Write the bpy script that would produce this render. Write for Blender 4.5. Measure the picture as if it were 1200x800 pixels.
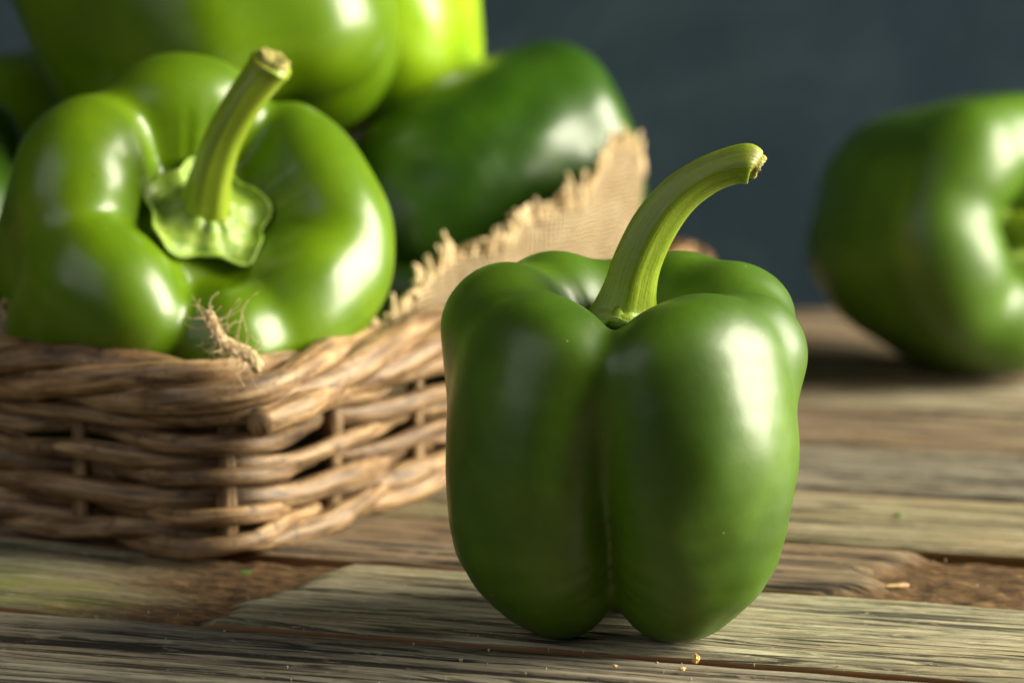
import bpy, math, random
import numpy as np
from mathutils import Vector, Matrix, Quaternion

for o in list(bpy.data.objects):
    bpy.data.objects.remove(o, do_unlink=True)
scene = bpy.context.scene
COL = scene.collection
R = math.radians

# ------------------------------------------------------------------ camera
cam_d = bpy.data.cameras.new('camera')
cam = bpy.data.objects.new('camera', cam_d)
COL.objects.link(cam)
cam.location = (0, 0, .19)
cam.rotation_euler = (R(80), 0, 0)
cam_d.lens = 100
cam_d.sensor_width = 36
cam_d.clip_start = .01
cam_d.clip_end = 50
cam_d.dof.use_dof = True
cam_d.dof.focus_distance = .674
cam_d.dof.aperture_fstop = 9.0
cam_d.dof.aperture_blades = 9
scene.camera = cam

# ------------------------------------------------------------------ light
world = bpy.data.worlds.new('World')
scene.world = world
world.use_nodes = True
bg = world.node_tree.nodes['Background']
bg.inputs[0].default_value = (.92, .96, 1.0, 1)
bg.inputs[1].default_value = .032

def area(name, loc, target, sx, sy, power, col):
    d = bpy.data.lights.new(name, 'AREA')
    d.shape = 'RECTANGLE'
    d.size, d.size_y = sx, sy
    d.energy = power
    d.color = col
    o = bpy.data.objects.new(name, d)
    COL.objects.link(o)
    o.location = loc
    o.rotation_euler = (Vector(target) - Vector(loc)).to_track_quat('-Z', 'Y').to_euler()
    return o

area('key_softbox', (1.26, .80, .55), (0, .75, .05), .95, 1.05, 100, (1, .93, .75))
area('fill_softbox', (-.46, .34, .40), (0, .70, .05), .62, .62, 1.35, (1, 1, 1))

vs = scene.view_settings
vs.view_transform = 'Standard'
vs.look = 'None'
vs.exposure = 0
vs.gamma = 1
scene.cycles.use_denoising = True
scene.cycles.max_bounces = 8
scene.cycles.sample_clamp_indirect = 6

# ------------------------------------------------------------------ numpy noise
_tab = np.random.RandomState(5).rand(256, 256)
def vnoise(x, y, seed=0):
    x = np.asarray(x, float) + seed * 17.31
    y = np.asarray(y, float) + seed * 7.77
    xi = np.floor(x).astype(int); yi = np.floor(y).astype(int)
    fx = x - xi; fy = y - yi
    fx = fx * fx * (3 - 2 * fx); fy = fy * fy * (3 - 2 * fy)
    a = _tab[xi & 255, yi & 255]; b = _tab[(xi + 1) & 255, yi & 255]
    c = _tab[xi & 255, (yi + 1) & 255]; d = _tab[(xi + 1) & 255, (yi + 1) & 255]
    return (a * (1 - fx) + b * fx) * (1 - fy) + (c * (1 - fx) + d * fx) * fy
def fbm(x, y, seed=0, octv=4, gain=.5):
    s = 0; amp = 1; tot = 0
    for i in range(octv):
        s = s + amp * vnoise(np.asarray(x) * 2 ** i, np.asarray(y) * 2 ** i, seed + i * 3)
        tot += amp; amp *= gain
    return s / tot
def sstep(a, b, x):
    t = np.clip((x - a) / (b - a), 0, 1)
    return t * t * (3 - 2 * t)

# ------------------------------------------------------------------ mesh helpers
def link_mesh(name, verts, faces, mat, parent=None, smooth=True, mats=None, matidx=None):
    me = bpy.data.meshes.new(name)
    me.from_pydata([tuple(map(float, v)) for v in verts], [], [tuple(map(int, f)) for f in faces])
    for m in (mats or [mat]):
        me.materials.append(m)
    if matidx is not None:
        me.polygons.foreach_set('material_index', np.asarray(matidx, dtype=np.int32))
    me.polygons.foreach_set('use_smooth', np.full(len(me.polygons), smooth))
    me.update()
    o = bpy.data.objects.new(name, me)
    COL.objects.link(o)
    if parent is not None:
        o.parent = parent
    return o

def empty(name, loc=(0, 0, 0), label=None, cat=None, group=None):
    o = bpy.data.objects.new(name, None)
    o.empty_display_size = .01
    COL.objects.link(o)
    o.location = loc
    tag(o, label, cat, group)
    return o

def tag(o, label=None, cat=None, group=None, kind=None):
    for k, v in (('label', label), ('category', cat), ('group', group), ('kind', kind)):
        if v:
            o[k] = v
    return o

def attr(o, name, vals):
    a = o.data.attributes.new(name, 'FLOAT', 'POINT')
    a.data.foreach_set('value', np.asarray(vals, dtype=np.float32))

def sweep(pts, rad, n=10, section=None, cap=True, base=0, up=None):
    """closed tube along pts; rad per point; section(k, ang) -> radius factor"""
    pts = np.asarray(pts, float); m = len(pts)
    T = np.gradient(pts, axis=0)
    T /= np.linalg.norm(T, axis=1)[:, None] + 1e-12
    ref = np.array(up if up is not None else (0, 0, 1.))
    if abs(T[0] @ ref) > .95:
        ref = np.array((1., 0, 0))
    N = ref - T[0] * (T[0] @ ref); N /= np.linalg.norm(N)
    V = []; F = []
    for k in range(m):
        N = N - T[k] * (T[k] @ N); N /= np.linalg.norm(N)
        B = np.cross(T[k], N)
        for j in range(n):
            a = 2 * math.pi * j / n
            r = rad[k] * (section(k / (m - 1), a) if section else 1)
            V.append(pts[k] + r * (math.cos(a) * N + math.sin(a) * B))
    for k in range(m - 1):
        for j in range(n):
            j2 = (j + 1) % n
            F.append((base + k * n + j, base + k * n + j2, base + (k + 1) * n + j2, base + (k + 1) * n + j))
    if cap:
        V.append(pts[0] - T[0] * rad[0] * .25); V.append(pts[-1] + T[-1] * rad[-1] * .25)
        c0 = base + m * n; c1 = c0 + 1
        for j in range(n):
            j2 = (j + 1) % n
            F.append((c0, base + j2, base + j))
            F.append((c1, base + (m - 1) * n + j, base + (m - 1) * n + j2))
    return V, F

def spline(P, n):
    """Catmull-Rom through P (any dimension)"""
    P = np.asarray(P, float)
    Q = np.vstack([2 * P[0] - P[1], P, 2 * P[-1] - P[-2]])
    m = len(P) - 1; out = []
    for u in np.linspace(0, m, n):
        i = min(int(u), m - 1); t = u - i
        a, b, c, d = Q[i:i + 4]
        out.append(.5 * (2 * b + (c - a) * t + (2 * a - 5 * b + 4 * c - d) * t * t + (3 * b - 3 * c + d - a) * t ** 3))
    return np.array(out)

# ------------------------------------------------------------------ materials
class NT:
    def __init__(self, name):
        self.m = bpy.data.materials.new(name)
        self.m.use_nodes = True
        self.t = self.m.node_tree
        self.b = self.t.nodes['Principled BSDF']
        self.out = self.t.nodes['Material Output']
    def n(self, typ, **kw):
        nd = self.t.nodes.new('ShaderNode' + typ)
        for k, v in kw.items():
            setattr(nd, k, v)
        return nd
    def l(self, a, b):
        self.t.links.new(a, b)
    def val(self, sock, v):
        if hasattr(v, 'is_output'):
            self.l(v, sock)
        else:
            sock.default_value = v
    def coord(self, scale=(1, 1, 1), which='Object', rnd=True):
        tc = self.n('TexCoord')
        mp = self.n('Mapping')
        mp.inputs['Scale'].default_value = scale
        src = tc.outputs[which]
        if rnd:
            oi = self.n('ObjectInfo')
            ml = self.n('Math', operation='MULTIPLY'); ml.inputs[1].default_value = 7.3
            self.l(oi.outputs['Random'], ml.inputs[0])
            ad = self.n('VectorMath', operation='ADD')
            self.l(src, ad.inputs[0]); self.l(ml.outputs[0], ad.inputs[1])
            src = ad.outputs[0]
        self.l(src, mp.inputs['Vector'])
        return mp.outputs[0]
    def noise(self, vec, scale, detail=4, rough=.55, dist=0):
        nd = self.n('TexNoise')
        nd.inputs['Scale'].default_value = scale
        nd.inputs['Detail'].default_value = detail
        nd.inputs['Roughness'].default_value = rough
        nd.inputs['Distortion'].default_value = dist
        if vec is not None:
            self.l(vec, nd.inputs['Vector'])
        return nd.outputs['Fac']
    def ramp(self, fac, stops, interp='LINEAR'):
        r = self.n('ValToRGB')
        r.color_ramp.interpolation = interp
        e = r.color_ramp.elements
        while len(e) > 1:
            e.remove(e[-1])
        e[0].position = stops[0][0]
        c = stops[0][1]
        e[0].color = (*c, 1) if not isinstance(c, (int, float)) else (c, c, c, 1)
        for p, c in stops[1:]:
            x = e.new(p)
            x.color = (*c, 1) if not isinstance(c, (int, float)) else (c, c, c, 1)
        self.l(fac, r.inputs[0])
        return r.outputs[0]
    def mix(self, fac, a, b, blend='MIX'):
        m = self.n('Mix', data_type='RGBA', blend_type=blend)
        self.val(m.inputs[0], fac)
        for s, v in ((m.inputs[6], a), (m.inputs[7], b)):
            if isinstance(v, tuple) and len(v) == 3:
                v = (*v, 1)
            self.val(s, v)
        return m.outputs[2]
    def math(self, op, a, b=0.0):
        m = self.n('Math', operation=op)
        self.val(m.inputs[0], a); self.val(m.inputs[1], b)
        return m.outputs[0]
    def attr(self, name):
        a = self.n('Attribute'); a.attribute_name = name
        return a.outputs['Fac']
    def bump(self, h, strength, dist, prev=None):
        b = self.n('Bump')
        b.inputs['Strength'].default_value = strength
        b.inputs['Distance'].default_value = dist
        self.l(h, b.inputs['Height'])
        if prev is not None:
            self.l(prev, b.inputs['Normal'])
        self.l(b.outputs[0], self.b.inputs['Normal'])
        return b.outputs[0]

def pepper_mat(name, dark, mid, light, rough=.27, sss=.06):
    t = NT(name)
    v = t.coord()
    f = t.noise(v, 32, 3, .5, .4)
    col = t.ramp(f, [(.30, dark), (.52, mid), (.75, light)])
    # fine pores and pale specks
    f2 = t.noise(v, 420, 2, .5)
    col = t.mix(t.ramp(f2, [(.35, .16), (.65, 0.0)]), col, dark)
    vo = t.n('TexVoronoi'); vo.inputs['Scale'].default_value = 210
    t.l(v, vo.inputs['Vector'])
    speck = t.ramp(vo.outputs['Distance'], [(.045, 1.0), (.075, 0.0)])
    keep = t.ramp(t.noise(v, 140, 1), [(.60, 0.0), (.64, .55)])
    col = t.mix(t.math('MULTIPLY', speck, keep), col, (.34, .42, .16))
    t.l(col, t.b.inputs['Base Color'])
    rg = t.ramp(t.noise(v, 70, 3), [(.3, rough - .04), (.7, rough + .06)])
    t.l(rg, t.b.inputs['Roughness'])
    t.b.inputs['Specular IOR Level'].default_value = .45
    t.b.inputs['Coat Weight'].default_value = .10
    t.b.inputs['Coat Roughness'].default_value = .20
    t.b.inputs['Subsurface Weight'].default_value = sss
    t.b.inputs['Subsurface Radius'].default_value = (.5, 1.0, .1)
    t.b.inputs['Subsurface Scale'].default_value = .006
    n1 = t.bump(t.noise(v, 55, 3, .5), .25, .0012)
    t.bump(t.noise(v, 800, 2, .5), .10, .0002, n1)
    return t.m

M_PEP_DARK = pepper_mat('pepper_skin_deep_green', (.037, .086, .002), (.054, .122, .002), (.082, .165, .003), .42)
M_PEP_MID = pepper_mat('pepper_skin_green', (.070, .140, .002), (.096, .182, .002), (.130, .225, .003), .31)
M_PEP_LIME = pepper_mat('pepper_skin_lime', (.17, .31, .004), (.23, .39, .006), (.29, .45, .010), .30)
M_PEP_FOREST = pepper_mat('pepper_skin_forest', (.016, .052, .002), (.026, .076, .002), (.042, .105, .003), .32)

def stem_mat():
    t = NT('pepper_stem_skin')
    u = t.attr('along'); c = t.attr('round')
    cb = t.n('CombineXYZ'); t.l(t.math('MULTIPLY', u, 1.6), cb.inputs[0]); t.l(t.math('MULTIPLY', c, 9.0), cb.inputs[1])
    f = t.noise(cb.outputs[0], 2.2, 5, .6)
    col = t.ramp(f, [(.25, (.13, .215, .007)), (.5, (.21, .295, .011)), (.75, (.30, .37, .025))])
    v = t.coord()
    sp = t.noise(v, 500, 3, .6)
    col = t.mix(t.ramp(sp, [(.55, 0.0), (.75, .35)]), col, (.34, .38, .10))
    # dry brown scuffs near the cut end
    sc = t.math('MULTIPLY', t.ramp(t.noise(v, 260, 4, .65), [(.52, 0.0), (.62, 1.0)]), t.ramp(u, [(.55, 0.0), (.95, .7)]))
    col = t.mix(sc, col, (.20, .15, .045))
    t.l(col, t.b.inputs['Base Color'])
    t.b.inputs['Roughness'].default_value = .42
    t.b.inputs['Subsurface Weight'].default_value = .12
    t.b.inputs['Subsurface Radius'].default_value = (.8, 1, .1)
    t.b.inputs['Subsurface Scale'].default_value = .004
    n1 = t.bump(f, .35, .0006)
    t.bump(t.noise(v, 700, 4, .6), .35, .0003, n1)
    return t.m
M_STEM = stem_mat()

def simple_mat(name, stops, scale, rough, bump=.4, bdist=.0004, det=5):
    t = NT(name)
    v = t.coord()
    f = t.noise(v, scale, det, .65)
    t.l(t.ramp(f, stops), t.b.inputs['Base Color'])
    t.b.inputs['Roughness'].default_value = rough
    t.bump(f, bump, bdist)
    return t.m
M_CUT = simple_mat('stem_cut_end', [(.3, (.10, .07, .015)), (.5, (.27, .25, .05)), (.7, (.42, .38, .13))], 420, .75, .9, .001)
M_CALYX = simple_mat('calyx_skin', [(.3, (.10, .19, .015)), (.5, (.22, .34, .03)), (.72, (.38, .48, .11))], 230, .45, .6, .0008)
M_CRUMB = simple_mat('dry_crumb', [(.3, (.45, .24, .05)), (.7, (.75, .52, .20))], 900, .7)
M_LEAFBIT = simple_mat('green_fleck', [(.3, (.05, .16, .012)), (.7, (.12, .27, .03))], 900, .6)
M_CHIP = simple_mat('wood_chip', [(.3, (.40, .26, .10)), (.7, (.62, .45, .22))], 400, .8)

# ------------------------------------------------------------------ pepper builder
def pepper_field(P, lobes, core, k):
    """smooth union of tapered lobes round a core; negative inside"""
    cz, crx, crz = core
    q = ((np.hypot(P[..., 0], P[..., 1]) / crx) ** 2.7 + (np.abs(P[..., 2] - cz) / crz) ** 2.7) ** (1 / 2.7)
    m = (q - 1) * min(crx, crz)
    for ang, spine in lobes:
        a = R(ang)
        u = P[..., 0] * math.cos(a) + P[..., 1] * math.sin(a)
        v0 = -P[..., 0] * math.sin(a) + P[..., 1] * math.cos(a)
        z = P[..., 2]
        d = None
        spine = spline(spine, 12)
        for (rt, zt, Rt, wt), (rb, zb, Rb, wb) in zip(spine[:-1], spine[1:]):
            du, dz = rt - rb, zt - zb
            h = np.clip(((u - rb) * du + (z - zb) * dz) / (du * du + dz * dz), 0, 1)
            v = v0 / (wb + (wt - wb) * h)
            dd = np.sqrt((u - rb - du * h) ** 2 + v ** 2 + (z - zb - dz * h) ** 2) - (Rb + (Rt - Rb) * h)
            d = dd if d is None else np.minimum(d, dd)
        kk = np.maximum(k - np.abs(m - d), 0) / k
        m = np.minimum(m, d) - kk * kk * k * .25
    return m

def pepper_body(lobes, core, k, nth, nph, seed, zc):
    th = np.linspace(0, 2 * math.pi, nth, endpoint=False)
    ph = np.linspace(0, math.pi, nph + 2)[1:-1]
    TH, PH = np.meshgrid(th, ph)
    D = np.stack([np.sin(PH) * np.cos(TH), np.sin(PH) * np.sin(TH), np.cos(PH)], -1)
    D = np.concatenate([D.reshape(-1, 3), [[0, 0, 1.], [0, 0, -1.]]])
    C = np.array([0, 0, zc])
    ts = np.linspace(.008, .09, 30)
    lo = np.full(len(D), .008); hi = np.full(len(D), .09)
    inside_last = np.zeros(len(D))
    for t in ts:
        f = pepper_field(C + D * t, lobes, core, k)
        inside_last = np.where(f < 0, t, inside_last)
    step = ts[1] - ts[0]
    lo = inside_last; hi = inside_last + step
    for i in range(14):
        mid = (lo + hi) / 2
        f = pepper_field(C + D * mid[:, None], lobes, core, k)
        lo = np.where(f < 0, mid, lo); hi = np.where(f < 0, hi, mid)
    r = (lo + hi) / 2
    # gentle uneven skin
    s = 1.7 * seed
    wob = (np.sin(D[:, 0] * 5.1 + s) * np.sin(D[:, 1] * 6.3 + 2 * s) * np.sin(D[:, 2] * 4.7 + .5 * s) * .0011
           + np.sin(D[:, 0] * 13 + 3 * s) * np.sin(D[:, 2] * 9 + s) * np.sin(D[:, 1] * 12) * .0004)
    r = r + wob * np.clip(np.sin(np.append(PH.ravel(), [0, 0])) * 2, 0, 1)
    V = C + D * r[:, None]
    F = []
    for i in range(nph - 2 + 1):
        if i >= nph - 1:
            break
        for j in range(nth):
            j2 = (j + 1) % nth
            F.append((i * nth + j, (i + 1) * nth + j, (i + 1) * nth + j2, i * nth + j2))
    top = nph * nth; bot = top + 1
    for j in range(nth):
        j2 = (j + 1) % nth
        F.append((top, j, j2))
        F.append((bot, (nph - 1) * nth + j2, (nph - 1) * nth + j))
    return V, F

def make_pepper(label, lobes, core, k, stem, mat, axis=(0, 0, 1), roll=0, base=(0, 0, 0), seed=1, nth=150, nph=110,
                zc=.040, calyx_r=.012, group=None, stem_world=None, calyx_z=None):
    rest = base[2] is None
    if rest:
        base = (base[0], base[1], 0)
    root = empty('bell_pepper', base, label, 'pepper', group)
    q = Vector((0, 0, 1)).rotation_difference(Vector(axis)) @ Quaternion((0, 0, 1), R(roll))
    root.rotation_mode = 'QUATERNION'
    root.rotation_quaternion = q
    V, F = pepper_body(lobes, core, k, nth, nph, seed, zc)
    bo = link_mesh('body', V, F, mat, root)
    sm = bo.modifiers.new('relax', 'SMOOTH'); sm.factor = .5; sm.iterations = 10
    if rest:
        mt = np.array(q.to_matrix())
        root.location.z = -(V @ mt.T)[:, 2].min() - .0008
    ztop = V[-2][2]
    if calyx_z is None:
        calyx_z = ztop + .0006
    # calyx: ragged disc that hugs the hollow, its edge curled up
    rs = np.array([.30, .45, .58, .70, .80, .88, .94, 1.0, 1.02, .985, .95])
    zs = np.array([.0050, .0026, .0010, .0002, -.0002, 0, .0006, .0016, .0027, .0029, .0022])
    n = 64
    rng = random.Random(seed)
    ph0 = rng.random() * 6
    CV = []; CF = []
    for i, (a, b) in enumerate(zip(rs, zs)):
        for j in range(n):
            t = 2 * math.pi * j / n
            lobe = 1 + (.10 * math.cos(5 * t + ph0) + .05 * math.cos(3 * t + 2 * ph0) + .03 * math.sin(11 * t + ph0)) * sstep(.4, 1, a)
            zz = b + (.0008 * math.sin(7 * t + ph0) + .0007 * math.sin(4 * t + 1.3 * ph0)) * a * a + .0006 * math.cos(10 * t) * (1 - a)
            CV.append((a * calyx_r * lobe * math.cos(t), a * calyx_r * lobe * math.sin(t), calyx_z + zz))
    for i in range(len(rs) - 1):
        for j in range(n):
            j2 = (j + 1) % n
            CF.append((i * n + j, i * n + j2, (i + 1) * n + j2, (i + 1) * n + j))
    cal = link_mesh('calyx', CV, CF, M_CALYX, root)
    md = cal.modifiers.new('thick', 'SOLIDIFY'); md.thickness = .0009; md.offset = -1
    # stem
    if stem_world is not None:
        q.normalize()
        qi = q.inverted()
        pts = [tuple(qi @ (Vector(p) - Vector(base))) for p, r in stem_world]
        rad = [r for p, r in stem_world]
    else:
        pts = [p for p, r in stem]; rad = [r for p, r in stem]
    n = 46
    P = spline(pts, n); RR = spline(np.array(rad)[:, None], n)[:, 0]
    ridge = lambda u, a: 1 + .050 * math.cos(5 * a + 1.2 * u + ph0) + .035 * math.cos(2 * a + 2 * u) + .008 * math.sin(9 * a + 3 * u + ph0)
    ns = 40
    SV, SF = sweep(P, RR, ns, ridge, cap=False)
    st = link_mesh('stem', SV, SF, M_STEM, root)
    attr(st, 'along', np.repeat(np.linspace(0, 1, n), ns))
    attr(st, 'round', np.tile(np.abs(np.linspace(-1, 1, ns, endpoint=False)), n))
    # cut end: rough, slightly dished cap
    T = P[-1] - P[-2]; T = T / np.linalg.norm(T)
    ringv = np.array(SV[-ns:]); c = ringv.mean(0)
    EV = []; EF = []
    fr = [1.0, .985, .9, .72, .45, .2]
    for i, f in enumerate(fr):
        for j in range(ns):
            p = c + (ringv[j] - c) * f
            d = [0, .0007, .0013, .0011, .0004, -.0003][i] + (rng.random() - .5) * .0007 * (i > 0)
            EV.append(p + T * d)
    EV.append(c - T * .0004)
    for i in range(len(fr) - 1):
        for j in range(ns):
            j2 = (j + 1) % ns
            EF.append((i * ns + j, i * ns + j2, (i + 1) * ns + j2, (i + 1) * ns + j))
    k0 = (len(fr) - 1) * ns
    for j in range(ns):
        EF.append((k0 + j, k0 + (j + 1) % ns, len(fr) * ns))
    link_mesh('cut_end', EV, EF, M_CUT, st)
    return root

# ------------------------------------------------------------------ wall
def wall_mat():
    t = NT('slate_wall_paint')
    v = t.coord(rnd=False)
    f = t.noise(v, 5.5, 5, .6, .5)
    f2 = t.noise(v, 28, 5, .6)
    col = t.ramp(f, [(.34, (.0075, .0165, .026)), (.5, (.0130, .0255, .038)), (.68, (.030, .048, .062))])
    col = t.mix(t.ramp(f2, [(.45, 0.0), (.75, .35)]), col, (.026, .042, .051))
    t.l(col, t.b.inputs['Base Color'])
    t.b.inputs['Roughness'].default_value = .85
    t.b.inputs['Specular IOR Level'].default_value = .12
    t.bump(f2, .3, .002)
    return t.m
WY = 1.152
link = link_mesh('wall', [(-1.4, WY, -.001), (1.4, WY, -.001), (1.4, WY, .95), (-1.4, WY, .95),
                          (-1.4, WY + .03, -.001), (1.4, WY + .03, -.001), (1.4, WY + .03, .95), (-1.4, WY + .03, .95)],
                 [(0, 1, 2, 3), (5, 4, 7, 6), (0, 4, 5, 1), (3, 2, 6, 7), (0, 3, 7, 4), (1, 5, 6, 2)], wall_mat(), smooth=False)
tag(link, 'dark slate blue painted wall behind the table', None, None, 'structure')

# ------------------------------------------------------------------ table of weathered planks
def plank_mat(name, pale, mid, dark, warm, moss=0.0):
    t = NT(name)
    v = t.coord((13, 250, 40))
    vf = t.coord((110, 1000, 60))
    vb = t.coord((11, 34, 10))
    g = t.noise(v, 1, 7, .68, .35)
    gf = t.noise(vf, 1, 5, .65, .3)
    blot = t.noise(vb, 1, 5, .6, .6)
    h = t.attr('relief')
    torn = t.attr('torn')
    col = t.ramp(g, [(.30, dark), (.43, mid), (.58, pale), (.78, tuple(min(1, c * 1.35) for c in pale))])
    col = t.mix(t.ramp(blot, [(.45, 0.0), (.70, .75)]), col, warm)
    col = t.mix(t.ramp(gf, [(.34, .75), (.50, 0.0)]), col, dark)
    # raised pale fibres / dark open grain follow the carved relief
    col = t.mix(t.ramp(h, [(.12, .90), (.34, 0.0)]), col, tuple(c * .22 for c in dark))
    col = t.mix(t.ramp(h, [(.62, 0.0), (.90, .40)]), col, tuple(min(1, c * 1.7) for c in pale))
    ck = t.noise(t.coord((5.5, 120, 30)), 1, 3, .5, .6)
    ck = t.math('ABSOLUTE', t.math('SUBTRACT', ck, .5))
    col = t.mix(t.ramp(ck, [(.006, .85), (.020, 0.0)]), col, tuple(c * .3 for c in dark))
    fl = t.noise(t.coord((150, 430, 60)), 1, 7, .75, .6)
    col = t.mix(t.ramp(fl, [(.56, 0.0), (.68, .55)]), col, tuple(min(1, c * 1.55) for c in pale))
    col = t.mix(t.ramp(fl, [(.28, .70), (.40, 0.0)]), col, tuple(c * .5 for c in dark))
    if moss:
        mm = t.math('MULTIPLY', t.attr('moss'), t.ramp(t.noise(vb, 4.5, 4, .65), [(.36, 0.0), (.62, moss)]))
        col = t.mix(mm, col, (.20, .23, .035))
    tn = t.noise(t.coord((130, 220, 60)), 1.6, 8, .78, .3)
    tcol = t.ramp(tn, [(.30, (.018, .011, .006)), (.46, (.075, .042, .018)), (.60, (.17, .095, .035)), (.76, (.34, .22, .10))])
    col = t.mix(torn, col, tcol)
    t.l(col, t.b.inputs['Base Color'])
    t.b.inputs['Roughness'].default_value = .82
    t.b.inputs['Specular IOR Level'].default_value = .3
    n1 = t.bump(g, .55, .0010)
    n2 = t.bump(gf, .5, .0005, n1)
    n3 = t.bump(tn, .35, .0010, n2)
    t.bump(t.ramp(ck, [(.004, 0.0), (.025, 1.0)]), .6, .0010, n3)
    return t.m
def side_mat():
    t = NT('plank_raw_side')
    v = t.coord((6, 90, 140))
    f = t.noise(v, 1, 5, .6)
    t.l(t.ramp(f, [(.3, (.06, .028, .010)), (.5, (.17, .082, .026)), (.75, (.30, .16, .055))]), t.b.inputs['Base Color'])
    t.b.inputs['Roughness'].default_value = .85
    t.bump(f, .5, .0006)
    return t.m
M_SIDE = side_mat()
PL = [plank_mat('plank_grey', (.25, .225, .165), (.135, .118, .085), (.040, .034, .026), (.20, .155, .090)),
      plank_mat('plank_pale', (.37, .345, .225), (.235, .21, .135), (.080, .067, .045), (.31, .25, .13), .8),
      plank_mat('plank_brown', (.25, .19, .120), (.14, .10, .06), (.038, .027, .018), (.20, .12, .055)),
      plank_mat('plank_olive', (.31, .265, .175), (.18, .145, .09), (.055, .043, .028), (.25, .18, .095), .3)]

TA = R(-15.2)
table = empty('wooden_table', (0, .75, -.02), 'rustic table of weathered grey brown planks with open joints', 'table')
e_ = np.array([math.cos(TA), math.sin(TA)]); n_ = np.array([-math.sin(TA), math.cos(TA)])

def plank(v0, v1, x0, x1, nx, ny, mat, seed, dz=0.0, torn=None, mossf=None, gap=.0016, tdep=.0030):
    """one board: u runs along the grain, v across; top at z=dz with carved grain"""
    u = np.linspace(x0, x1, nx); w = np.linspace(0, 1, ny)
    U, W = np.meshgrid(u, w, indexing='ij')
    lo = v0 + gap + .0012 * (fbm(u * 22, u * 0, seed, 4) - .5)
    hi = v1 - gap + .0012 * (fbm(u * 22, u * 0 + 9, seed + 1, 4) - .5)
    Vv = lo[:, None] + (hi - lo)[:, None] * W
    # wavy grain
    warp = .010 * (fbm(U * 3.2, Vv * 6, seed + 2, 3) - .5) + .003 * (fbm(U * 14, Vv * 20, seed + 4, 2) - .5)
    g = fbm(U * 13, (Vv + warp) * 380, seed + 6, 3, .6)
    g2 = fbm(U * 50, (Vv + warp) * 800, seed + 9, 2)
    cr = vnoise(U * 7, (Vv + warp) * 240, seed + 11)
    crack = sstep(.86, .96, cr)
    rel = np.clip(.5 + (g - .5) * 1.2 + (g2 - .5) * .5 - crack * .8, 0, 1)
    z = dz + (rel - .72) * .0010 + .0010 * (fbm(U * 4, Vv * 12, seed + 13, 2) - .5)
    T = np.zeros_like(U)
    if torn is not None:
        T = torn(U, Vv)
        rough = fbm(U * 190, Vv * 300, seed + 21, 3, .65)
        z = z * (1 - T) + T * (dz - tdep + .0026 * (rough - .5))
    edge = np.minimum((Vv - lo[:, None]), (hi[:, None] - Vv))
    z = z - .0012 * (1 - sstep(0, .0022, edge))
    rel = np.where(T > .5, .5, rel)
    top = np.stack([U, Vv, z], -1).reshape(-1, 3)
    V = [top]; F = []; mi = []
    idx = np.arange(nx * ny).reshape(nx, ny)
    a = idx[:-1, :-1].ravel(); b = idx[1:, :-1].ravel(); c = idx[1:, 1:].ravel(); d = idx[:-1, 1:].ravel()
    F = np.stack([a, b, c, d], 1).tolist(); mi = [0] * len(F)
    ring = np.concatenate([idx[:, 0], idx[-1, 1:], idx[::-1, -1][1:], idx[0, ::-1][1:-1]])
    nb = len(ring)
    s1 = top[ring].copy(); s1[:, 2] -= .0012
    s2 = top[ring].copy(); s2[:, 2] = -.02
    k1 = len(top); k2 = k1 + nb
    for i in range(nb):
        j = (i + 1) % nb
        F.append((ring[i], k1 + i, k1 + j, ring[j])); mi.append(1)
        F.append((k1 + i, k2 + i, k2 + j, k1 + j)); mi.append(1)
    F.append(tuple(range(k2 + nb - 1, k2 - 1, -1))); mi.append(1)
    V = np.concatenate([top, s1, s2])
    o = link_mesh('plank', V, F, None, table, True, [mat, M_SIDE], mi)
    o.location = (0, -.75, .02); o.rotation_euler = (0, 0, TA)
    pad = np.zeros(2 * nb)
    attr(o, 'relief', np.concatenate([rel.ravel(), pad + .5]))
    attr(o, 'torn', np.concatenate([T.ravel(), pad]))
    mo = mossf(U, Vv) if mossf is not None else np.zeros_like(U)
    attr(o, 'moss', np.concatenate([mo.ravel(), pad]))
    # sharp edge between top and side
    return o

def uv_of(x, y):
    return x * e_[0] + y * e_[1], x * n_[0] + y * n_[1]

def torn_left(U, V):
    # surface layer of the second board is gone to the left of a slanting break
    ub = -.243 + (V - .667) * .25 + .010 * (fbm(V * 120, V * 0 + 3, 8, 4) - .5)
    t = sstep(ub + .003, ub - .003, U)
    fade = sstep(-.315, -.262, U + .05 * (fbm(U * 20, V * 60, 31, 3) - .5))
    return t * fade
def torn_right(U, V):
    ub = -.098 + (V - .725) * .18 + .022 * (fbm(V * 90, V * 0 + 5, 12, 4) - .5)
    return sstep(ub - .004, ub + .004, U)
def moss_left(U, V):
    return sstep(-.25, -.31, U) * sstep(.69, .648, V) 
def moss_all(U, V):
    return .45 + 0 * U

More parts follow.
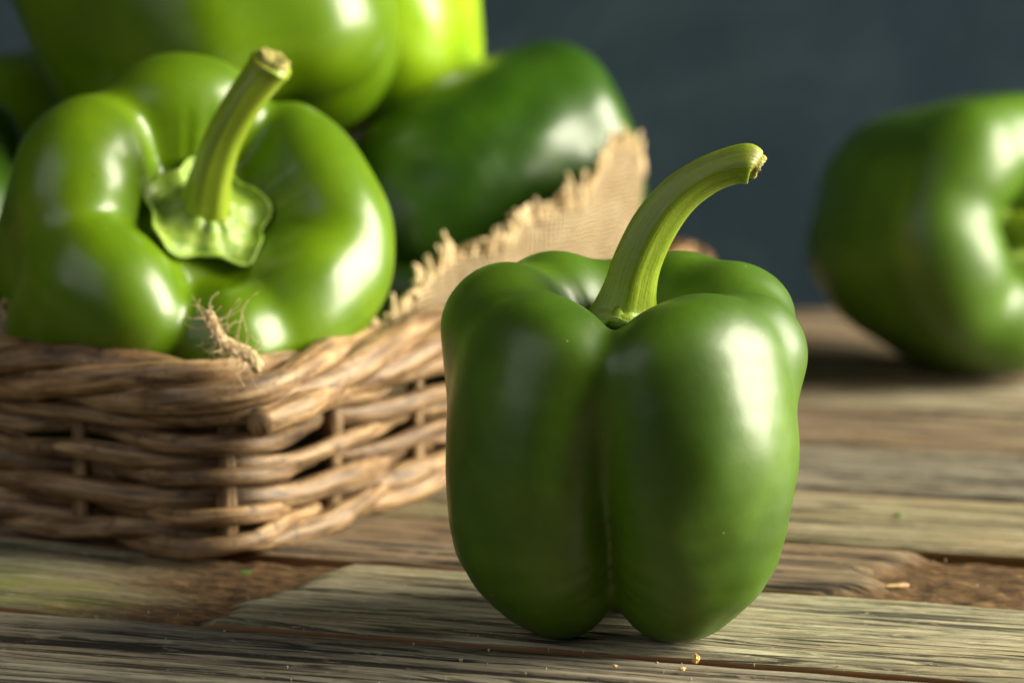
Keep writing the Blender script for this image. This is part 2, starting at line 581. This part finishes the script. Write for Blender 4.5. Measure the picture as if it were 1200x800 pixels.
GAPS = [.505, .570, .636, .7015, .7525, .8165, .882, .946, 1.008, 1.072, 1.136, 1.200, 1.265, 1.33, 1.40, 1.47, 1.54, 1.61]
SPEC = {1: (0, 0, None, None), 2: (1, .0006, torn_left, moss_left), 3: (2, .0012, torn_right, None), 4: (3, .0010, None, moss_all)}
for i in range(len(GAPS) - 1):
    near = .5 < GAPS[i] < .88
    mi_, dz, tf, mf = SPEC.get(i, (2 if i >= 8 else [2, 0, 2, 3][i % 4], .0005 * ((i * 7) % 3), None, None))  # rear boards all take the darker brown, standing in for shade near the wall
    plank(GAPS[i], GAPS[i + 1], -.85, .55, 600 if near else 220, 128 if near else 40, PL[mi_], 11 + i * 5, dz, tf, mf, .0018 if near else .0014, .0018 if i == 2 else .0030)
ub = link_mesh('batten', [(-.8, .62, -.04), (.7, .50, -.04), (.9, 1.6, -.04), (-1, 1.6, -.04), (-.8, .62, -.0195), (.7, .50, -.0195), (.9, 1.6, -.0195), (-1, 1.6, -.0195)],
               [(3, 2, 1, 0), (4, 5, 6, 7), (0, 1, 5, 4), (1, 2, 6, 5), (2, 3, 7, 6), (3, 0, 4, 7)], M_SIDE, None, False)
ub.parent = table; ub.location = (0, -.75, .02)

# ------------------------------------------------------------------ the pepper standing on the planks
# lobes: angle, rho_top, z_top, r_top, rho_bottom, z_bottom, r_bottom, tangential width
L0 = [(214, [(.0250, .0685, .0170, 1.45), (.0270, .0560, .0180, 1.34), (.0276, .0400, .0184, 1.24), (.0262, .0270, .0182, 1.10), (.0205, .0172, .0166, .96)]),
      (311, [(.0255, .0685, .0172, 1.50), (.0276, .0560, .0183, 1.42), (.0284, .0400, .0187, 1.32), (.0268, .0270, .0184, 1.14), (.0207, .0172, .0166, .98)]),
      (52, [(.0258, .0735, .0168, 1.10), (.0240, .0370, .0180, 1.15), (.0190, .0190, .0172, 1.10)]),
      (128, [(.0258, .0735, .0168, 1.10), (.0240, .0370, .0180, 1.15), (.0190, .0190, .0172, 1.10)]),
      (170, [(.0284, .0742, .0158, 1.10), (.0246, .0500, .0158, 1.15), (.0160, .0340, .0150, 1.1)]),
      (20, [(.0288, .0742, .0154, 1.00), (.0246, .0500, .0158, 1.15), (.0160, .0340, .0150, 1.1)]),
      (350, [(.0300, .0694, .0148, 0.82), (.0236, .0520, .0150, 0.9), (.0160, .0380, .0150, 1.0)]),
      (90, [(.0250, .0725, .0155, 1.0), (.0200, .0450, .0150, 1.0), (.0170, .0340, .0150, 1.0)])]
make_pepper('glossy green bell pepper standing upright on the planks with long curved stem', L0, (.0505, .0262, .0240), .0042,
            None, M_PEP_DARK, (0, 0, 1), 0, (.0268, .678, -.0008), seed=3, nth=240, nph=180, zc=.034, calyx_r=.0118,
            stem_world=[((.0270, .680, .0735), .0102), ((.0272, .680, .0762), .0088), ((.0276, .680, .0790), .0074), ((.0286, .679, .0840), .0061), ((.0303, .678, .0905), .0056),
                        ((.0343, .677, .0992), .0053), ((.0400, .676, .1066), .0048), ((.0468, .675, .1115), .0044),
                        ((.0525, .674, .1138), .0044), ((.0556, .6735, .1143), .0047), ((.0572, .6733, .1142), .0043), ((.0580, .6732, .1138), .0031)])

# ------------------------------------------------------------------ wicker basket
C1 = np.array([-.0744, .7330]); E1 = np.array([.512, .859]); E2 = np.array([-.859, .512])
LX, LY, RC = .272, .245, .016
basket = empty('wicker_basket', (C1[0], C1[1], 0), 'low square basket woven from brown willow rods, lined with burlap', 'basket')
segs = []     # path pieces of the rounded rectangle, starting in the middle of the near corner, going along E1
def build_path():
    corners = [(RC, RC), (LX - RC, RC), (LX - RC, LY - RC), (RC, LY - RC)]
    dirs = [(-1, -1), (1, -1), (1, 1), (-1, 1)]
    pts = []; nor = []
    def arc(c, a0, a1, n=10):
        for a in np.linspace(a0, a1, n):
            pts.append((c[0] + RC * math.cos(a), c[1] + RC * math.sin(a))); nor.append((math.cos(a), math.sin(a)))
    h = math.pi / 2
    def line(p, q, nn, m=40):
        for t in np.linspace(0, 1, m + 2)[1:-1]:
            pts.append((p[0] + (q[0] - p[0]) * t, p[1] + (q[1] - p[1]) * t)); nor.append(nn)
    arc(corners[0], math.pi * 1.25, math.pi * 1.5, 6)
    line((RC, 0), (LX - RC, 0), (0, -1)); arc(corners[1], -h, 0)
    line((LX, RC), (LX, LY - RC), (1, 0)); arc(corners[2], 0, h)
    line((LX - RC, LY), (RC, LY), (0, 1)); arc(corners[3], h, 2 * h)
    line((0, LY - RC), (0, RC), (-1, 0)); arc(corners[0], math.pi, math.pi * 1.25, 6)
    return np.array(pts), np.array(nor)
PP, PN = build_path()
seglen = np.linalg.norm(np.diff(PP, axis=0), axis=1)
SS = np.concatenate([[0], np.cumsum(seglen)]); PER = SS[-1]
def bpos(s, off, z):
    """point of the basket wall in basket-local metres (root at near corner)"""
    s = np.mod(s, PER)
    x = np.interp(s, SS, PP[:, 0]); y = np.interp(s, SS, PP[:, 1])
    nx = np.interp(s, SS, PN[:, 0]); ny = np.interp(s, SS, PN[:, 1])
    l = np.hypot(nx, ny); nx, ny = nx / l, ny / l
    o = off + z * .06 - .002
    x = x + nx * o; y = y + ny * o
    return np.stack([x * E1[0] + y * E2[0], x * E1[1] + y * E2[1], z + 0 * x], -1)
half = RC * math.pi / 4
side1 = LX - 2 * RC; side2 = LY - 2 * RC; q = RC * math.pi / 2
cs = [0, half + side1 + q / 2, half + side1 + q + side2 + q / 2, half + 2 * side1 + 2 * q + side2 + q / 2, PER]
stakes = []
for a, b, m in zip(cs[:-1], cs[1:], (6, 5, 6, 5)):
    stakes += list(np.linspace(a, b, m + 1)[:-1])
NSTK = len(stakes)
stk = np.array(stakes + [PER])

def wicker_mat():
    t = NT('willow_rod')
    u = t.attr('along')
    v = t.coord((1, 1, 1))
    oi = t.n('ObjectInfo')
    cb = t.n('CombineXYZ')
    t.l(t.math('MULTIPLY', u, 60.0), cb.inputs[0]); t.l(t.math('MULTIPLY', t.attr('round'), 6.0), cb.inputs[1])
    t.l(t.math('MULTIPLY', oi.outputs['Random'], 50.0), cb.inputs[2])
    f = t.noise(cb.outputs[0], 1.0, 6, .62, .3)
    base = t.ramp(f, [(.31, (.040, .023, .012)), (.43, (.15, .095, .048)), (.56, (.31, .215, .120)), (.72, (.47, .36, .23))])
    tint = t.ramp(oi.outputs['Random'], [(0, (.42, .35, .30)), (.25, (.85, .76, .66)), (.55, (1.0, .92, .80)), (.85, (1.2, 1.05, .85)), (1, (.6, .5, .42))])
    col = t.mix(1.0, base, tint, 'MULTIPLY')
    f2 = t.noise(v, 170, 5, .7)
    col = t.mix(t.ramp(f2, [(.32, .8), (.45, 0.0)]), col, (.040, .023, .012))
    t.l(col, t.b.inputs['Base Color'])
    t.b.inputs['Roughness'].default_value = .46
    t.b.inputs['Specular IOR Level'].default_value = .4
    n1 = t.bump(f, .6, .0010)
    t.bump(f2, .5, .0010, n1)
    return t.m
M_WICK = wicker_mat()
M_RODEND = simple_mat('rod_cut_end', [(.3, (.05, .03, .015)), (.7, (.30, .21, .12))], 300, .8)

def rod(name, pts, rad, seed, n=12, parent=basket):
    pts = np.asarray(pts); m = len(pts)
    L = np.concatenate([[0], np.cumsum(np.linalg.norm(np.diff(pts, axis=0), axis=1))])
    # uneven thickness, a few knots
    rr = np.asarray(rad) * (1 + .13 * (fbm(L * 60, L * 0, seed, 3) - .5) * 2)
    rg = random.Random(seed)
    for k in range(max(1, int(L[-1] / .09))):
        c = rg.random() * L[-1]
        rr = rr + .0007 * np.exp(-((L - c) / .0028) ** 2)
    V, F = sweep(pts, rr, n, lambda u, a: 1 + .05 * math.cos(2 * a + seed) + .03 * math.cos(3 * a + 5 * u))
    o = link_mesh(name, V, F, M_WICK, parent)
    attr(o, 'along', np.append(np.repeat(L, n), [0, L[-1]]))
    attr(o, 'round', np.append(np.tile(np.abs(np.linspace(-1, 1, n, endpoint=False)), m), [0, 0]))
    return o

ROWS = 7; PITCH = .0052
rng = random.Random(4)
for k, s in enumerate(stakes):
    z = np.linspace(.0045, .048, 14)
    off = .0012 * np.sin(z * 60 + k)
    rod('stake', bpos(np.full(14, s), off, z), np.full(14, .0024), 100 + k, 10)
for j in range(ROWS):
    # each course is woven from a few rods whose ends are tucked behind stakes
    cuts = [0]
    first = rng.randint(1, 4) * 2 + (1 if (j % 2 == 0) else 0)
    marks = list(range(first, first + NSTK, 6))
    zc = .0108 + j * PITCH
    for a, b in zip(marks, marks[1:] + [marks[0] + NSTK]):
        n = int((b - a) * 12)
        ii = np.linspace(a - .25, b + .25, n)
        s = np.interp(np.mod(ii, NSTK), np.arange(NSTK + 1), stk) + PER * np.floor(ii / NSTK)
        w = np.cos(math.pi * (ii + j))
        sd = rng.randint(0, 9999)
        off = .0038 * w + .0007 * (fbm(ii * 1.3, ii * 0, sd, 2) - .5)
        z = zc + .0056 * (fbm(ii * .8, ii * 0, sd + 3, 2) - .5) + .0008 * np.cos(2 * math.pi * ii)
        r0 = .0030 + (rng.random() - .5) * .0013
        rad = r0 * np.minimum(1, .75 + .25 * np.minimum((ii - ii[0]) / .4, (ii[-1] - ii) / .4))
        rod('weaver', bpos(s, off, np.maximum(z, .0042)), rad, sd)
# rolled border: rods twisted round each other along the rim
for k in range(4):
    nseg = 3
    for h in range(nseg):
        a = h / nseg + k * .09
        b = a + 1 / nseg + .03
        tt = np.linspace(a, b, 110)
        ph = 2 * math.pi * (tt * 6 + k / 4)
        s = tt * PER
        sd = 700 + k * 17 + h * 5
        rad_h = .0056
        off = .0008 + rad_h * np.cos(ph) + .0012 * (fbm(tt * 30, tt * 0, sd, 2) - .5)
        z = .0468 + .0048 * np.sin(ph) + .0016 * (fbm(tt * 22, tt * 0, sd + 2, 2) - .5)
        w = np.minimum(1, .55 + .45 * np.minimum((tt - a), (b - tt)) / .03)
        rod('border_rod', bpos(s, off, z), (.0042 + .0005 * math.sin(sd)) * w, sd, 14)
# foot: two rods twisted along the bottom edge
for k in range(2):
    for h in range(4):
        a = h / 4 + k * .11; b = a + .26
        tt = np.linspace(a, b, 90)
        ph = 2 * math.pi * (tt * 11 + k / 2)
        sd = 860 + k * 13 + h * 3
        off = .0010 + .0036 * np.cos(ph) + .0008 * (fbm(tt * 40, tt * 0, sd, 2) - .5)
        z = .0052 + .0022 * np.sin(ph)
        w = np.minimum(1, .6 + .4 * np.minimum((tt - a), (b - tt)) / .02)
        rod('foot_rod', bpos(tt * PER, off, z), .0032 * w, sd)
# a sawn stub that pokes out beside the near corner
p = bpos(np.array([.004, .020, .045]), np.array([.0115, .0085, .004]), np.array([.0395, .041, .043]))
rod('rod_stub', spline(p, 16), np.full(16, .0040), 941)
# woven base
for k in range(9):
    t = .018 + k * (LX - .036) / 8
    pts = [(np.array([t, y]) @ np.array([E1, E2])).tolist() + [.004 + .0015 * math.sin(y * 130 + k * math.pi)] for y in np.linspace(.004, LY - .004, 30)]
    rod('base_rod', pts, np.full(30, .0034), 1000 + k, 8)

# ------------------------------------------------------------------ burlap
def burlap_mat():
    t = NT('burlap_weave')
    uv = t.n('UVMap')
    sx = t.n('SeparateXYZ'); t.l(uv.outputs[0], sx.inputs[0])
    p = .0032
    wob = t.noise(t.coord(rnd=False), 60, 2)
    wv = t.math('MULTIPLY', wob, .6)
    cu = t.math('SINE', t.math('ADD', t.math('MULTIPLY', sx.outputs[0], 2 * math.pi / p), wv))
    cv = t.math('SINE', t.math('ADD', t.math('MULTIPLY', sx.outputs[1], 2 * math.pi / p), wv))
    hh = t.math('ADD', t.math('ABSOLUTE', cu), t.math('ABSOLUTE', cv))
    f = t.noise(t.coord((1, 1, 1), rnd=False), 210, 5, .65)
    col = t.ramp(f, [(.3, (.42, .29, .15)), (.5, (.58, .44, .26)), (.72, (.72, .59, .38))])
    col = t.mix(t.ramp(hh, [(.35, .75), (.95, 0.0)]), col, (.14, .085, .035))
    t.l(col, t.b.inputs['Base Color'])
    t.b.inputs['Roughness'].default_value = .9
    t.b.inputs['Specular IOR Level'].default_value = .15
    n1 = t.bump(hh, 1.0, .0016)
    t.bump(f, .4, .0008, n1)
    return t.m
M_BURLAP = burlap_mat()
M_THREAD = simple_mat('jute_thread', [(.3, (.36, .24, .11)), (.5, (.56, .42, .23)), (.72, (.72, .58, .36))], 500, .9, .6, .0005)
burlap = empty('burlap_cloth', (C1[0], C1[1], .006), 'tan burlap cloth with frayed edge lining the wicker basket', 'cloth')
# hem height along the wall: (s, z). s<0 runs along the shaded front face, s>0 along the bright face
HEM = [(-.26, .050), (-.20, .058), (-.13, .064), (-.100, .066), (-.084, .055), (-.060, .042), (-.02, .038), (.03, .040), (.062, .046), (.086, .052), (.109, .0575), (.128, .0625),
       (.148, .067), (.169, .071), (.186, .073), (.198, .076), (.208, .086), (.216, .0925), (.228, .0905), (.240, .088), (.252, .080), (.260, .069), (.272, .056), (.30, .048), (.34, .044)]
hs = np.array([a for a, b in HEM]); hz = np.array([b for a, b in HEM])
def hem(s):
    return np.interp(s, hs, hz) + .0012 * (fbm(s * 160, s * 0, 3, 3) - .5) * 2
NS, NV = 420, 44
sv = np.linspace(-.25, .335, NS)
BV = np.zeros((NS, NV, 3)); UVs = np.zeros((NS, NV, 2))
hv = hem(sv)
for j in range(NV):
    f = j / (NV - 1)
    z = .028 + (hv - .028) * f
    fold = .0034 * np.sin(sv * 95 + 1.5 * np.sin(sv * 40)) * (.4 + f) + .0034 * (fbm(sv * 55, sv * 0 + f * 3, 9, 3) - .5) * 2
    lean = np.where(z > .055, (z - .055) * .10, 0) - .0035
    BV[:, j] = bpos(sv, -.0125 + fold * .8 + lean, z)
    UVs[:, j, 0] = sv; UVs[:, j, 1] = z
idx = np.arange(NS * NV).reshape(NS, NV)
BF = np.stack([idx[:-1, :-1].ravel(), idx[1:, :-1].ravel(), idx[1:, 1:].ravel(), idx[:-1, 1:].ravel()], 1)
BVf = BV.reshape(-1, 3) - np.array([0, 0, .006])
sheet = link_mesh('sheet', BVf, BF, M_BURLAP, burlap)
uvl = sheet.data.uv_layers.new(name='UVMap')
li = np.zeros(len(sheet.data.loops), dtype=np.int32); sheet.data.loops.foreach_get('vertex_index', li)
uvl.data.foreach_set('uv', UVs.reshape(-1, 2)[li].ravel().astype(np.float32))
md = sheet.modifiers.new('thick', 'SOLIDIFY'); md.thickness = .0010; md.offset = 0
# frayed hem: loose warp ends in tufts
FV = []; FF = []
rg = random.Random(12)
s = -.13
top = BV[:, -1]; below = BV[:, -4]
while s < .285:
    i = np.interp(s, sv, np.arange(NS)); i0 = int(i)
    b = top[i0] - np.array([0, 0, .006]); d = top[i0] - below[i0]; d = d / np.linalg.norm(d)
    tang = top[min(i0 + 2, NS - 1)] - top[max(i0 - 2, 0)]; tang = tang / np.linalg.norm(tang)
    nrm = np.cross(tang, d)
    tuft = .5 + .9 * float(fbm(s * 110, 0, 44, 2))
    ln = (.0028 + .0060 * rg.random() ** 1.5) * tuft
    p1 = b - d * .002
    p2 = b + d * ln * .5 + nrm * rg.gauss(0, .0007) + tang * rg.gauss(0, .0006)
    p3 = b + d * ln + nrm * rg.gauss(0, .0018) + tang * rg.gauss(0, .0016)
    V, F = sweep(spline([p1, p2, p3], 5), np.linspace(.00100, .00065, 5) * (.7 + .6 * rg.random()), 5, base=len(FV))
    FV += V; FF += F
    s += .0014 + rg.random() * .0014
tag(link_mesh('fringe', FV, FF, M_THREAD, burlap), None, None, None, 'stuff')
# a loose twisted thread that stands up over the rim at the near corner
TP = [(-.0680, .7300, .0500), (-.0700, .7285, .0535), (-.0728, .7275, .0552), (-.0755, .7265, .0568), (-.0778, .7260, .0592), (-.0792, .7255, .0622), (-.0798, .725, .0650)]
off0 = np.array([C1[0], C1[1], .006])
TV = []; TF = []
ctr = spline(np.array(TP), 40) + np.array([.001, 0, .0040])
for k in range(5):
    ph = np.linspace(0, 9, 40) + k * 2 * math.pi / 5
    p = ctr + .0003 * np.stack([fbm(ph * 3 + k, ph * 0, 61, 2), fbm(ph * 3, ph * 0 + k, 62, 2), fbm(ph * 3, ph * 0, 63 + k, 2)], 1) * 3 + (.0005 + .0006 * fbm(ph, ph * 0, k, 2))[:, None] * np.stack([np.cos(ph), .6 * np.sin(ph), np.sin(ph)], 1) - off0
    V, F = sweep(p, np.interp(np.linspace(0, 1, 40), [0, .6, 1], [.0011, .0010, .0005]), 6, base=len(TV))
    TV += V; TF += F
for k in range(90):
    i = rg.randint(2, 38)
    p1 = ctr[i] - off0
    d1 = np.array([rg.gauss(0, 1), rg.gauss(0, 1), rg.gauss(0, 1)]) * .0030
    d2 = d1 * 1.5 + np.array([rg.gauss(0, 1), rg.gauss(0, 1), rg.gauss(0, 1)]) * .0015
    V, F = sweep(spline([p1, p1 + d1, p1 + d2], 6), np.full(6, .00009), 4, base=len(TV))
    TV += V; TF += F
hp = np.array([(-.0705, .7285, .0540), (-.0695, .728, .0585), (-.0688, .7275, .0630), (-.0694, .727, .0670), (-.0702, .727, .0700)]) - off0
V, F = sweep(spline(hp, 20), np.full(20, .00013), 4, base=len(TV)); TV += V; TF += F
link_mesh('loose_thread', TV, TF, M_THREAD, burlap)

# ------------------------------------------------------------------ peppers in the basket
def lobeset(angs, R_=.044, H=.088, rt=.017, wid=1.45, seed=0, taper=.8, zjit=.003):
    g = random.Random(seed); out = []
    for a in angs:
        r = rt * (1 + g.uniform(-.06, .06))
        rho = R_ - r + g.uniform(-.001, .001)
        zt = H - r + g.uniform(-zjit, zjit)
        w = wid * (1 + g.uniform(-.08, .08))
        out.append((a, [(rho, zt, r, w), (rho * .97, H * .46, r * 1.03, w * .9), (max(.006, R_ * taper - r * .98), r * .98 + g.uniform(0, .003), r * .98, w * .75)]))
    return out

# big one leaning over the near corner, stem end towards the viewer
ax1 = Vector((.33, -.67, .66)).normalized()
sb = Vector((-.0860, .788, .0855))
L1 = lobeset([32, 340, 298, 236, 174, 112], .0550, .102, .0180, 1.50, 5, .88)
L1[2] = (296, [(.0378, .0825, .0165, 1.0), (.0375, .055, .0168, 1.0), (.030, .030, .016, 1.0)])
L1[0] = (32, [(p[0], p[1], p[2], p[3] * 1.2) for p in L1[0][1]])
make_pepper('large bright green pepper lying over the near basket corner, stem and calyx facing out', L1, (.050, .0425, .0385), .0040,
            None, M_PEP_MID, ax1, 0, sb - ax1 * .0875, seed=5, nth=200, nph=150, zc=.046, calyx_r=.0172,
            stem_world=[(tuple(sb - ax1 * .002), .0100), (tuple(sb + Vector((.001, -.003, .005))), .0070), (tuple(sb + Vector((.003, -.006, .013))), .0056),
                        (tuple(sb + Vector((.0065, -.008, .023))), .0051), (tuple(sb + Vector((.0122, -.010, .033))), .0050), (tuple(sb + Vector((.0182, -.011, .041))), .0054), (tuple(sb + Vector((.0202, -.0113, .0438))), .0060), (tuple(sb + Vector((.0210, -.0117, .0452))), .0047)])
STEM_S = [((0, 0, .066), .0085), ((.0005, 0, .073), .0070), ((.002, .001, .083), .0062), ((.006, .003, .094), .0056), ((.011, .005, .102), .0055)]
def scaled(st, f):
    return [((p[0] * f, p[1] * f, p[2] * f), r * f) for p, r in st]
# P2: big green one on top, behind the corner pepper
make_pepper('big green pepper on top of the heap, standing tilted behind the corner pepper', lobeset([30, 95, 165, 235, 300], .063, .126, .026, 1.55, 8, .9), (.062, .053, .048), .008,
            scaled(STEM_S, 1.27), M_PEP_MID, Vector((-.38, .30, .87)).normalized(), 20, (-.076, .915, .096), seed=8, zc=.052, calyx_r=.014)
# P3: lime pepper at the very back
make_pepper('lime green pepper at the back of the heap against the slate wall', lobeset([0, 75, 150, 220, 290], .044, .088, .017, 1.4, 9), (.044, .0345, .0265), .004,
            STEM_S, M_PEP_LIME, Vector((-.2, .2, .9)).normalized(), 10, (-.044, 1.010, .084), seed=9, calyx_r=.012)
# P4: dark one lying on its side
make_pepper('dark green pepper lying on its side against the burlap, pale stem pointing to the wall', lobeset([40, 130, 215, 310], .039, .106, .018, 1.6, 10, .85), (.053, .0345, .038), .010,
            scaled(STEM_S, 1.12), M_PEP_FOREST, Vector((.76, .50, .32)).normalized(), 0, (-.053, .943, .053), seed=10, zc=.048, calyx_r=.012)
# P5, P6, P7: half hidden ones
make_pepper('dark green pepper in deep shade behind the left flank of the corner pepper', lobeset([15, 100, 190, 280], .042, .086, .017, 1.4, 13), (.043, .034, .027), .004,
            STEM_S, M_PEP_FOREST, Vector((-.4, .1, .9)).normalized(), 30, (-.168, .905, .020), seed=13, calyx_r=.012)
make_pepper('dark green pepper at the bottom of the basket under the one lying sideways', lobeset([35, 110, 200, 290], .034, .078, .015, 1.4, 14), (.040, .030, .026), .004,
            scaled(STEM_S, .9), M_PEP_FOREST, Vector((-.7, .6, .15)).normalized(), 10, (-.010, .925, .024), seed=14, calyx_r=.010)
make_pepper('green pepper at the far left of the basket beyond the shaded one', lobeset([0, 80, 160, 240, 310], .044, .086, .017, 1.4, 15), (.043, .035, .026), .004,
            STEM_S, M_PEP_MID, Vector((-.5, .3, .8)).normalized(), 0, (-.155, .985, .030), seed=15, calyx_r=.012)

# ------------------------------------------------------------------ pepper lying on the table at the right
make_pepper('green pepper lying alone on the planks beside the slate wall, stem end turned aside', lobeset([25, 95, 160, 230, 300], .0505, .100, .0205, 1.4, 16), (.049, .0415, .032), .0060,
            scaled(STEM_S, 1.08), M_PEP_DARK, Vector((.50, -.85, .12)).normalized(), 0, (.133, 1.062, None), seed=16, nth=180, nph=130, zc=.046, calyx_r=.014)

# ------------------------------------------------------------------ crumbs and flecks
def crumb(name, loc, size, mat, label, cat, seed, flat=1.0, long=1.0, rot=0):
    g = random.Random(seed)
    V = []; F = []
    n, m = 8, 6
    for i in range(m):
        ph = math.pi * (i + .5) / m
        for j in range(n):
            t = 2 * math.pi * j / n
            r = size * (1 + g.uniform(-.2, .2))
            V.append((r * long * math.sin(ph) * math.cos(t), r * math.sin(ph) * math.sin(t), r * flat * (math.cos(ph))))
    for i in range(m - 1):
        for j in range(n):
            F.append((i * n + j, (i + 1) * n + j, (i + 1) * n + (j + 1) % n, i * n + (j + 1) % n))
    F.append(tuple(range(n))); F.append(tuple(range((m - 1) * n + n - 1, (m - 1) * n - 1, -1)))
    o = link_mesh(name, V, F, mat, None, False)
    o.location = loc; o.rotation_euler = (0, 0, rot)
    tag(o, label, cat)
    return o
crumb('crumb', (.0432, .6448, .0008), .0011, M_CRUMB, 'golden round crumb on the grey plank in front of the standing pepper', 'crumb', 1)
crumb('crumb', (.0395, .6375, .0004), .0007, M_CRUMB, 'small flat orange crumb near the golden one, before the standing pepper', 'crumb', 2, .6, 1.4, .5)
crumb('crumb', (.0240, .6400, .0004), .0006, M_CRUMB, 'tiny yellow crumb on the grey plank below the notch between the pepper lobes', 'crumb', 3, .7)
crumb('leaf_fleck', (-.0700, .7230, .0012), .0012, M_LEAFBIT, 'bright green fleck on the plank at the foot of the basket corner', 'fleck', 4, .3, 1.4, .3)
crumb('leaf_fleck', (.1100, .7870, .0016), .0012, M_LEAFBIT, 'small green fleck on the olive plank to the right of the standing pepper', 'fleck', 5, .3, 1.2)
crumb('wood_chip', (.1003, .7170, -.0008), .0012, M_CHIP, 'pale wood splinter lying on the torn brown plank', 'splinter', 6, .4, 3.2, .3)

# fine pale dust and grit caught in the grain round the standing pepper
g = random.Random(77)
DV = []; DF = []
for k in range(110):
    u = g.gauss(.03, .075); v = .655 + g.gauss(0, .040)
    if v < .56 or v > .80:
        continue
    r = .00012 + .00022 * g.random() ** 3
    b = len(DV)
    a0 = g.random() * 6
    for j in range(4):
        DV.append((u + r * (1 + g.random()) * math.cos(a0 + j * 1.57), v + r * (1 + g.random()) * math.sin(a0 + j * 1.57), .0002))
    DV.append((u, v, .0002 + r * .5)); DV.append((u, v, -.0008))
    for j in range(4):
        DF.append((b + j, b + (j + 1) % 4, b + 4)); DF.append((b + (j + 1) % 4, b + j, b + 5))
M_DUST = simple_mat('pale_dust', [(.3, (.30, .27, .19)), (.7, (.55, .51, .40))], 900, .9)
tag(link_mesh('dust', DV, DF, M_DUST, None, False), 'fine pale dust grains scattered over the planks round the standing pepper', 'dust', None, 'stuff')
